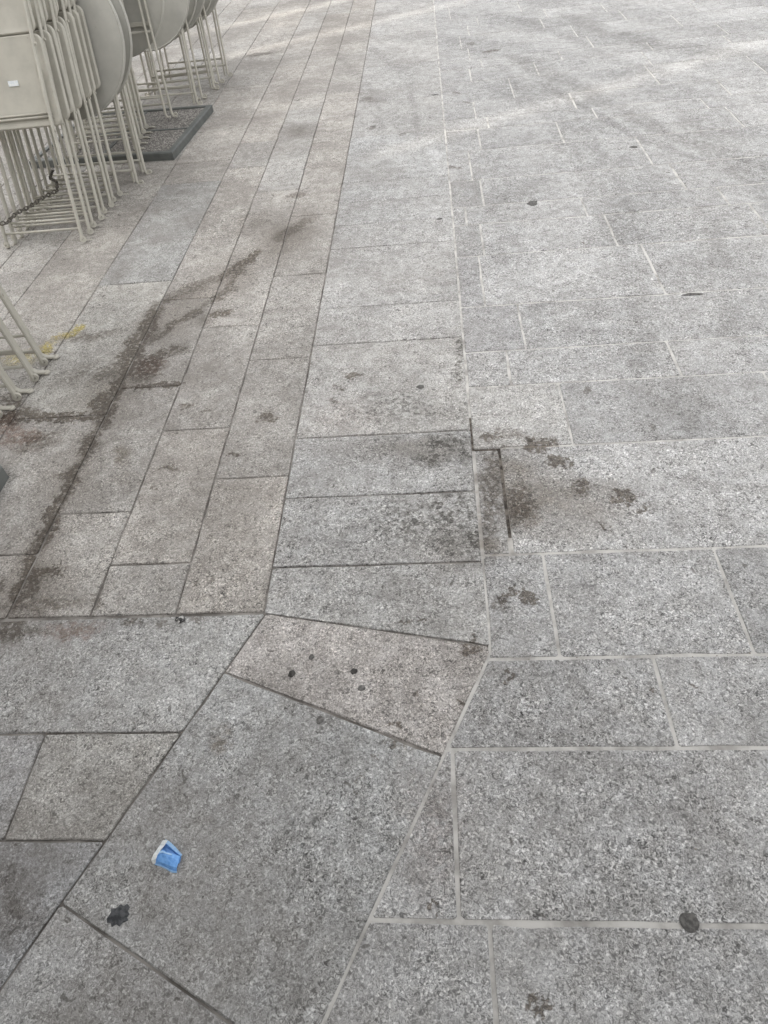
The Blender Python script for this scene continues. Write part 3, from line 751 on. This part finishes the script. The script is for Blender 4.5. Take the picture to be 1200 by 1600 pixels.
tag(tar, 'ragged black tar blot on the slab below the blue litter', 'tar')

def crumb(name, x, y, r, mat, label, cat):
    bm = bmesh.new()
    bmesh.ops.create_icosphere(bm, subdivisions=2, radius=r)
    for v in bm.verts:
        k = 1 + random.uniform(-0.3, 0.3)
        v.co = Vector((v.co.x * k * 1.2, v.co.y * k, max(v.co.z * k * 0.5, -r * 0.25)))
    o = link_mesh(name, mesh_from(bm, name), mat)
    o.location = (x, y, r * 0.25 + 0.001)
    return tag(o, label, cat)
crumb('crushed_foil', -0.724, 0.983, 0.011, noisy('dirty_foil', (0.02, 0.02, 0.02), (0.55, 0.54, 0.52), 70, 0.35, 0.3, lo=.52, hi=.62), 'small crumpled dark and silver scrap beside the long cross joint', 'litter')

# small crushed blue packet with a white lining showing at its open end
M_blue = noisy('blue_paper', (0.12, 0.31, 0.70), (0.20, 0.43, 0.82), 160, 0.5, 0.25, 0.0006)
M_blue2 = noisy('pale_blue_paper', (0.30, 0.52, 0.82), (0.42, 0.62, 0.86), 160, 0.5, 0.2, 0.0006)
M_white = noisy('white_paper', (0.66, 0.71, 0.74), (0.84, 0.85, 0.84), 120, 0.6, 0.2, 0.0006)
pk = tag(empty('crumpled_packet', (-0.600, 0.390, 0.0015)), 'small crumpled bright blue packet with white torn edge lying on the slab', 'litter')
def sheet(name, grid, mat, th=0.0008):
    """thin crumpled sheet from a grid of (x, y, z) in millimetres"""
    bm = bmesh.new()
    vs = [[bm.verts.new(Vector(p) * 0.001) for p in row] for row in grid]
    for a in range(len(vs) - 1):
        for b in range(len(vs[0]) - 1):
            bm.faces.new((vs[a][b], vs[a][b + 1], vs[a + 1][b + 1], vs[a + 1][b]))
    bmesh.ops.recalc_face_normals(bm, faces=bm.faces)
    bmesh.ops.solidify(bm, geom=bm.faces[:], thickness=th)
    return link_mesh(name, mesh_from(bm, name), mat, pk)
# lower wall on the ground, raised upper wall, and the hollow between
sheet('back_wall', [[(-18, 27, 7), (-8, 22, 10), (8, 11, 10), (25, 1, 6)],
                    [(-19, 19, 2), (-8, 16, 1.5), (8, 8, 1.5), (25, -2, 2)],
                    [(-26, -2, .5), (-10, -6, .5), (8, -14, .5), (24, -12, .5)]], M_blue)
sheet('front_wall', [[(-22, 8, 13), (-12, 10, 16), (-2, 5, 17), (10, 3, 15), (25, 0, 7)],
                     [(-26, -1, 14), (-13, 0, 15), (-2, -2, 18), (11, -5, 16), (25, -9, 8)],
                     [(-29, -10, 8), (-15, -12, 10), (-2, -16, 12), (11, -20, 12), (23, -22, 7)],
                     [(-28, -14, 1), (-14, -17, 1), (-1, -22, 1), (12, -27, 1), (22, -27, 1)]], M_blue)
sheet('white_lining', [[(-21, 31, 7), (-27, 22, 3), (-29, 12, 8), (-33, 2, 10), (-36, -8, 7), (-32, -14, 2)],
                       [(-9, 30, 10.5), (-14, 20, 9), (-17, 10, 16.5), (-21, 0, 17), (-23, -8, 15), (-26, -14, 5)]], M_white)
sheet('torn_rim', [[(-15, 32, 9), (-5, 28, 11), (11, 17, 11), (28, 3, 6)],
                   [(-17, 25, 7), (-7, 21.5, 9.5), (9, 10.5, 9.5), (25.5, 0, 5)]], M_blue2)
sheet('bottom_hem', [[(-28, -13, 3), (-14, -16.5, 3.5), (-1, -21.5, 4), (12, -26.5, 3.5), (22.5, -28, 3)],
                     [(-29, -15, .5), (-14, -19, .5), (-1, -24, .5), (12, -29.5, .5), (23, -30, .5)]], M_blue2)
sheet('fold', [[(-21, 6, 15.2), (-12, 8, 17.6), (-2, 4, 18.6), (10, 2, 16.4)], [(-20, 2, 15.5), (-12, 4, 17.3), (-2, 1, 18.9), (10, -1, 16.8)]], M_blue2)

# ------------------------------------------------------------------ parasol bases
wa = NT('exposed_aggregate')
_p = wa.n('NewGeometry').outputs['Position']
_v = wa.n('TexVoronoi'); wa.l(_p, _v.inputs['Vector']); _v.inputs['Scale'].default_value = 105
_c = wa.n('SeparateColor'); wa.l(_v.outputs['Color'], _c.inputs[0])
_col = wa.mix(wa.ramp(_c.outputs[0], 0.1, 0.95, smooth=False), (0.20, 0.188, 0.172), (0.46, 0.435, 0.405))
_col = wa.mix(wa.ramp(_v.outputs['Distance'], 0.35, 0.62, 0, .85), _col, (0.07, 0.065, 0.06))
wa.l(_col, wa.b.inputs['Base Color']); wa.b.inputs['Roughness'].default_value = 0.85
_b = wa.n('Bump', invert=True); _b.inputs['Strength'].default_value = 0.9; _b.inputs['Distance'].default_value = 0.004
wa.l(_v.outputs['Distance'], _b.inputs['Height']); wa.l(_b.outputs[0], wa.b.inputs['Normal'])
M_aggr = wa.m

def part_box(name, dims, mat, parent, bev=0.003):
    bm = bmesh.new(); box_bm(bm, *dims, bev)
    return link_mesh(name, mesh_from(bm, name), mat, parent)

pb = tag(empty('parasol_base', (-2.100, 5.005, 0.0), (0, 0, R(-4))), 'flat square parasol base of four gravelly slabs in a dark metal frame', 'parasol base')
HB = 0.048
S2, TW = 0.500, 0.036
bm = bmesh.new()
# frame profile mitred at the corners
prof = [(S2, 0.0), (S2, HB - 0.006), (S2 - 0.006, HB), (S2 - TW, HB), (S2 - TW - 0.004, HB - 0.012), (S2 - TW - 0.004, 0.0)]
rings = []
for sx, sy in ((1, 1), (-1, 1), (-1, -1), (1, -1)):
    rings.append([bm.verts.new((sx * r, sy * r * 0.93, z)) for r, z in prof])
for k in range(4):
    a, b = rings[k], rings[(k + 1) % 4]
    for j in range(len(prof)):
        i2 = (j + 1) % len(prof)
        bm.faces.new((a[j], a[i2], b[i2], b[j]))
link_mesh('frame', mesh_from(bm, 'frame'), M_frame, pb)
part_box('cross_bar', (-S2 + TW, S2 - TW, -0.012, 0.012, 0.0, HB - 0.004), M_frame, pb)
part_box('cross_bar', (-0.012, 0.012, -0.43, -0.0125, 0.0, HB - 0.005), M_frame, pb)
part_box('cross_bar', (-0.012, 0.012, 0.0125, 0.43, 0.0, HB - 0.005), M_frame, pb)
for sx in (-1, 1):
    for sy in (-1, 1):
        x0, x1 = sorted((sx * 0.0125, sx * (S2 - TW - 0.005)))
        y0, y1 = sorted((sy * 0.0125, sy * (0.93 * (S2 - TW) - 0.005)))
        part_box('ballast_slab', (x0, x1, y0, y1, 0.0, HB - 0.008 + random.uniform(-.001, .001)), M_aggr, pb, 0.004)

# corner of a second base, plate-covered, at the left edge of the view
b2 = tag(empty('plate_base', (-2.003, 1.13, 0.0)), 'dark grey metal base plate with cut corner at the far left edge', 'parasol base')
bm = bmesh.new()
hx, hy, cc, hz = 0.522, 0.50, 0.045, 0.052
out = [(hx - cc, hy), (hx, hy - cc), (hx, -hy + cc), (hx - cc, -hy), (-hx + cc, -hy), (-hx, -hy + cc), (-hx, hy - cc), (-hx + cc, hy)]
r0 = [bm.verts.new((px, py, 0)) for px, py in out]
r1 = [bm.verts.new((px, py, hz - 0.005)) for px, py in out]
r2 = [bm.verts.new((px * 0.99, py * 0.99, hz)) for px, py in out]
for a, b in ((r0, r1), (r1, r2)):
    for k in range(8):
        bm.faces.new((a[k], a[(k + 1) % 8], b[(k + 1) % 8], b[k]))
bm.faces.new(r2)
link_mesh('plate', mesh_from(bm, 'plate'), M_frame, b2)
M_steel = noisy('worn_steel', (0.30, 0.30, 0.29), (0.5, 0.5, 0.48), 200, 0.4, 0.1)
for sx, sy in ((1, 1), (1, -1), (-1, 1), (-1, -1)):
    bm = bmesh.new(); bmesh.ops.create_cone(bm, cap_ends=True, segments=14, radius1=0.009, radius2=0.006, depth=0.006)
    o = link_mesh('bolt', mesh_from(bm, 'bolt'), M_steel, b2); o.location = (sx * (hx - 0.06), sy * (hy - 0.05), hz + 0.003)

# ------------------------------------------------------------------ folded chairs
def rounded_panel(bm, w, z0, z1, y, th, r, seg=6, dish=0.0, lip=0.010):
    """upright sheet-metal panel with rounded corners and a rolled rim"""
    pts = []
    for cx, cz, a0 in ((w / 2 - r, z1 - r, 0), (-w / 2 + r, z1 - r, 90), (-w / 2 + r, z0 + r, 180), (w / 2 - r, z0 + r, 270)):
        for k in range(seg + 1):
            a = R(a0 + 90 * k / seg)
            pts.append((cx + r * math.cos(a), cz + r * math.sin(a)))
    cz = (z0 + z1) / 2
    def ring(shrink, yy):
        out = []
        for px, pz in pts:
            fx = 1 - shrink / (w / 2); fz = 1 - shrink / ((z1 - z0) / 2)
            out.append(bm.verts.new((px * fx, yy, cz + (pz - cz) * fz)))
        return out
    rs = [ring(0.0, y + th), ring(-0.002, y + th * 0.55), ring(0.0, y + th * 0.15), ring(0.004, y), ring(lip + 0.01, y + dish * 0.3), ring(w * 0.28, y + dish)]
    n = len(pts)
    for a, b in zip(rs, rs[1:]):
        for k in range(n):
            bm.faces.new((a[k], a[(k + 1) % n], b[(k + 1) % n], b[k]))
    bm.faces.new(rs[-1])
    back = ring(0.003, y + th * 0.35)
    bk0 = ring(0.0025, y + th)
    for k in range(n):
        bm.faces.new((rs[0][k], bk0[k], bk0[(k + 1) % n], rs[0][(k + 1) % n]))
        bm.faces.new((bk0[k], back[k], back[(k + 1) % n], bk0[(k + 1) % n]))
    bm.faces.new(back)

def make_chair():
    t = empty('folding_chair', (0, 0, 0))
    meshes = []
    for s in (-1, 1):
        bm = bmesh.new()      # long front bar carrying the backrest
        bar_along(bm, [(s * 0.213, -0.010, 0.016), (s * 0.211, -0.010, 0.25), (s * 0.209, -0.008, 0.52), (s * 0.207, 0.000, 0.66), (s * 0.205, 0.018, 0.86), (s * 0.204, 0.045, 1.06)], 0.012, 0.023)
        disc_y(bm, (s * 0.216, -0.010, 0.017), 0.0165, 0.013, hole=0.0055, tilt=Matrix.Rotation(R(20 * s), 3, 'Z'))
        for zz in (0.33, 0.52, 0.88):
            disc_y(bm, (s * 0.2145, -0.006 if zz < .8 else .02, zz), 0.0065, 0.010, seg=8, tilt=Matrix.Rotation(R(90), 3, 'Z'))
        link_mesh('leg', mesh_from(bm, 'front_leg'), M_cream, t)
    for s in (-1, 1):
        bm = bmesh.new()      # shorter rear bar with a foot turned outwards
        bar_along(bm, [(s * 0.246, 0.034, 0.006), (s * 0.208, 0.034, 0.007), (s * 0.192, 0.034, 0.022), (s * 0.190, 0.034, 0.06), (s * 0.190, 0.033, 0.40), (s * 0.190, 0.030, 0.66), (s * 0.188, 0.026, 0.80)], 0.011, 0.021)
        bmv = bmesh.ops.create_cone(bm, cap_ends=True, segments=12, radius1=0.013, radius2=0.013, depth=0.006)['verts']
        for v in bmv: v.co += Vector((s * 0.248, 0.034, 0.005))
        link_mesh('leg', mesh_from(bm, 'rear_leg'), M_cream, t)
    for z, y, hw in ((0.070, -0.008, 0.209), (0.118, 0.034, 0.188)):
        bm = bmesh.new(); rod_along(bm, [(-hw, y, z), (hw, y, z)], 0.0062)
        link_mesh('rung', mesh_from(bm, 'rung', True), M_cream, t)
    bm = bmesh.new(); rounded_panel(bm, 0.462, 0.545, 0.925, 0.046, 0.022, 0.034, dish=0.004)
    seat = link_mesh('seat', mesh_from(bm, 'seat'), M_cream, t)
    bm = bmesh.new(); rod_along(bm, [(-0.196, 0.040, 0.585), (0.196, 0.040, 0.585)], 0.0055); rod_along(bm, [(-0.196, 0.041, 0.600), (0.196, 0.041, 0.600)], 0.0045)
    link_mesh('seat_rail', mesh_from(bm, 'seat_rail', True), M_cream, t)
    bm = bmesh.new(); rounded_panel(bm, 0.438, 0.932, 1.14, 0.045, 0.016, 0.035, dish=0.006)
    link_mesh('backrest', mesh_from(bm, 'backrest'), M_cream, t)
    return t

def make_table():
    t = empty('folding_table', (0, 0, 0))
    RT, ZC = 0.385, 0.745
    bm = bmesh.new()
    seg = 56
    def ring(r, y): return [bm.verts.new((r * math.cos(2 * math.pi * k / seg), y, ZC + r * math.sin(2 * math.pi * k / seg))) for k in range(seg)]
    rs = [ring(RT * 0.5, -0.022), ring(RT - 0.012, -0.022), ring(RT - 0.006, -0.0255), ring(RT, -0.021), ring(RT + 0.001, -0.008), ring(RT - 0.004, 0.0), ring(RT - 0.009, -0.002), ring(RT - 0.010, -0.016), ring(RT * 0.5, -0.016)]
    for a, b in zip(rs, rs[1:]):
        for k in range(seg):
            bm.faces.new((a[k], a[(k + 1) % seg], b[(k + 1) % seg], b[k]))
    bm.faces.new(rs[0][::-1]); bm.faces.new(rs[-1])
    link_mesh('tabletop', mesh_from(bm, 'tabletop', False), M_top, t)
    for s in (-1, 1):
        bm = bmesh.new()
        bar_along(bm, [(s * 0.300, 0.022, 0.006), (s * 0.276, 0.022, 0.008), (s * 0.266, 0.022, 0.028), (s * 0.258, 0.020, 0.40), (s * 0.250, 0.014, 0.98)], 0.012, 0.025)
        disc_y(bm, (s * 0.292, 0.022, 0.0165), 0.0155, 0.012, hole=0.005)
        link_mesh('leg', mesh_from(bm, 'table_leg'), M_cream, t)
        bm = bmesh.new()
        bar_along(bm, [(s * 0.262, 0.058, 0.006), (s * 0.240, 0.058, 0.008), (s * 0.232, 0.058, 0.028), (s * 0.228, 0.050, 0.40), (s * 0.222, 0.034, 0.90)], 0.012, 0.025)
        link_mesh('leg', mesh_from(bm, 'table_leg_rear'), M_cream, t)
    for z, y, hw in ((0.085, 0.022, 0.262), (0.13, 0.058, 0.228), (0.50, 0.030, 0.25)):
        bm = bmesh.new(); rod_along(bm, [(-hw, y, z), (hw, y, z)], 0.0068)
        link_mesh('rung', mesh_from(bm, 'table_rung', True), M_cream, t)
    bm = bmesh.new(); box_bm(bm, -0.25, 0.25, -0.014, 0.006, 0.53, 0.555, 0.002)
    link_mesh('under_rail', mesh_from(bm, 'under_rail'), M_cream, t)
    return t

chair0, table0 = make_chair(), make_table()
ORD = ['front', 'second', 'third', 'fourth', 'fifth', 'sixth', 'seventh', 'eighth', 'ninth', 'tenth']
used = {'c': False, 't': False}
def place(kind, x, y, z, lean, turn=0.0, label='', group='', roll=0.0):
    src = chair0 if kind == 'c' else table0
    o = src if not used[kind] else copy_tree(src)
    used[kind] = True
    o.location = (x, y, z)
    o.rotation_mode = 'XYZ'
    o.rotation_euler = (Matrix.Rotation(-R(lean), 3, 'X') @ Matrix.Rotation(R(roll), 3, 'Y') @ Matrix.Rotation(R(turn), 3, 'Z')).to_euler()
    return tag(o, label, 'chair' if kind == 'c' else 'table', group)

# stack in front of the parasol base
first = None
for i in range(8):
    lb = ('frontmost cream metal folding chair of the long row, white sticker on its seat' if i == 0 else
          f'{ORD[i]} cream folding chair from the front of the long leaning row by the parasol base')
    o = place('c', -2.060 + (0, .006, -.004, .012, .0, .016, .006, .02, .01)[i], 3.400 + 0.083 * i + random.uniform(-.008, .008), 0.0, 21.5 + random.uniform(-1.0, 1.0) - 0.25 * i,
              random.uniform(-1.5, 1.5), lb, 'cream chairs folded in the long row', random.uniform(-0.8, 0.8))
    if i == 0: first = o
# sticker on the front seat
stk = part_box('sticker', (0.010, 0.062, 0.046, 0.0487, 0.725, 0.748), M_white, first, 0.0)

place('t', -2.045, 4.135, 0.0, 16.5, 0, 'round folding table tucked tight behind the last chair of the long row', 'folded round tables', 1.2)
place('t', -2.035, 4.285, 0.0, 15.0, 0, 'cream round folding table standing upright at the near edge of the parasol base', 'folded round tables', 0.6)
for i in range(5):
    place('c', -2.110 - 0.012 * i, 4.60 + 0.105 * i, 0.047, 15 + random.uniform(-1, 1), random.uniform(-2, 2),
          f'{ORD[i]} of the folding chairs standing on the gravelly parasol base', 'cream chairs folded on the parasol base')
TB = [(-2.075, 5.235, 0.047, 10, 180, 'round folding table showing its underside, standing on the parasol base'),
      (-2.005, 5.62, 0.0, 12, 0, 'round folding table just behind the parasol base'),
      (-1.995, 5.79, 0.0, 12, 180, 'second round folding table behind the parasol base'),
      (-1.945, 5.97, 0.0, 12, 0, 'third round folding table behind the parasol base'),
      (-1.925, 6.14, 0.0, 12, 180, 'fourth round folding table behind the parasol base'),
      (-1.905, 6.33, 0.0, 12, 0, 'farthest round folding table at the end of the row')]
for tx, ty, tz, ln, tn, lb in TB:
    place('t', tx, ty, tz, ln, tn, lb, 'folded round tables', random.uniform(-.8, .8))
# near stack at the left edge
for i in range(4):
    place('c', -1.832 + (0.0, 0.004, -0.018, -0.05)[i], (2.262, 2.155, 2.035, 1.935)[i], 0.0, -3.5, random.uniform(-1, 1),
          ('farthest' if i == 0 else ORD[i] + ' farthest' if i < 3 else 'nearest') + ' folding chair of the stack cut by the left edge', 'cream chairs folded at the left edge')

# security chain threaded through the rungs
M_chain = noisy('dark_chain', (0.06, 0.055, 0.048), (0.16, 0.145, 0.12), 90, 0.55, 0.2)
path = [Vector(v) for v in ((-2.30, 3.375, 0.125), (-2.262, 3.385, 0.132), (-2.235, 3.43, 0.12), (-2.205, 3.50, 0.138), (-2.165, 3.575, 0.135), (-2.12, 3.66, 0.145), (-2.075, 3.76, 0.14), (-2.11, 3.86, 0.15), (-2.19, 3.95, 0.145), (-2.21, 4.06, 0.15))]
pts = []
for a, b in zip(path, path[1:]):
    k = max(1, int((b - a).length / 0.0185))
    for j in range(k): pts.append((a + (b - a) * (j / k), (b - a).normalized()))
bm = bmesh.new()
for i, (c, d) in enumerate(pts):
    u = d.cross(Vector((0, 0, 1))).normalized(); v = d.cross(u)
    if i % 2: u, v = v, u
    loop = []
    for k in range(10):
        a = 2 * math.pi * k / 10
        loop.append(c + d * 0.0145 * math.cos(a) + u * 0.0085 * math.sin(a))
    rs = []
    for k in range(10):
        tg = (loop[(k + 1) % 10] - loop[k - 1]).normalized(); n2 = tg.cross(v).normalized()
        rs.append([bm.verts.new(loop[k] + (n2 * math.cos(q) + v * math.sin(q)) * 0.0036) for q in (0, 1.57, 3.14, 4.71)])
    for k in range(10):
        for q in range(4):
            bm.faces.new((rs[k][q], rs[k][(q + 1) % 4], rs[(k + 1) % 10][(q + 1) % 4], rs[(k + 1) % 10][q]))
tag(link_mesh('security_chain', mesh_from(bm, 'security_chain'), M_chain), 'dark metal chain threaded through the lower rungs of the long chair row', 'chain')

# loose grit and crumbs caught in and beside the joints
bm = bmesh.new()
rg = random.Random(5)
lines = [('v', xx, 1.0, 6.5) for xx in (W0, -0.742, -0.990, -1.238, -1.608, E_X)] + [('h', yy, -1.5, -0.5) for yy in (1.0, 0.664)] + [('h', yy, 0.1, 1.4) for yy in (0.845, 1.174, 1.616, 1.945)]
for k in range(900):
    if k < 520:
        kd, c, a, b = rg.choice(lines)
        u, o_ = rg.uniform(a, b), rg.gauss(0, 0.012)
        gx, gy = (c + o_, u) if kd == 'v' else (u, c + o_)
    elif k < 640:
        gx, gy = rg.uniform(-2.4, -1.4), rg.uniform(1.7, 4.6)
    else:
        gx, gy = rg.uniform(-1.2, 1.3), rg.uniform(0.2, 4.5)
    r = rg.uniform(0.0009, 0.0024) * (1.0 if gy < 2 else 1.4)
    base = [Vector((math.cos(q), math.sin(q) * rg.uniform(0.6, 1.2), 0)) * r * rg.uniform(0.7, 1.4) for q in (0.2, 1.6, 3.1, 4.6)]
    vs = [bm.verts.new((gx + v.x, gy + v.y, 0.0002)) for v in base]
    tp = bm.verts.new((gx + rg.uniform(-.3, .3) * r, gy, 0.0004 + r * rg.uniform(0.5, 1.1)))
    for j in range(4):
        bm.faces.new((vs[j], vs[(j + 1) % 4], tp))
M_grit = noisy('loose_grit', (0.05, 0.042, 0.035), (0.24, 0.21, 0.18), 30, 0.9, 0.0, lo=0.4, hi=0.6)
tag(link_mesh('grit', mesh_from(bm, 'grit'), M_grit), 'loose grit and crumbs scattered along the paving joints', 'grit', kind='stuff')
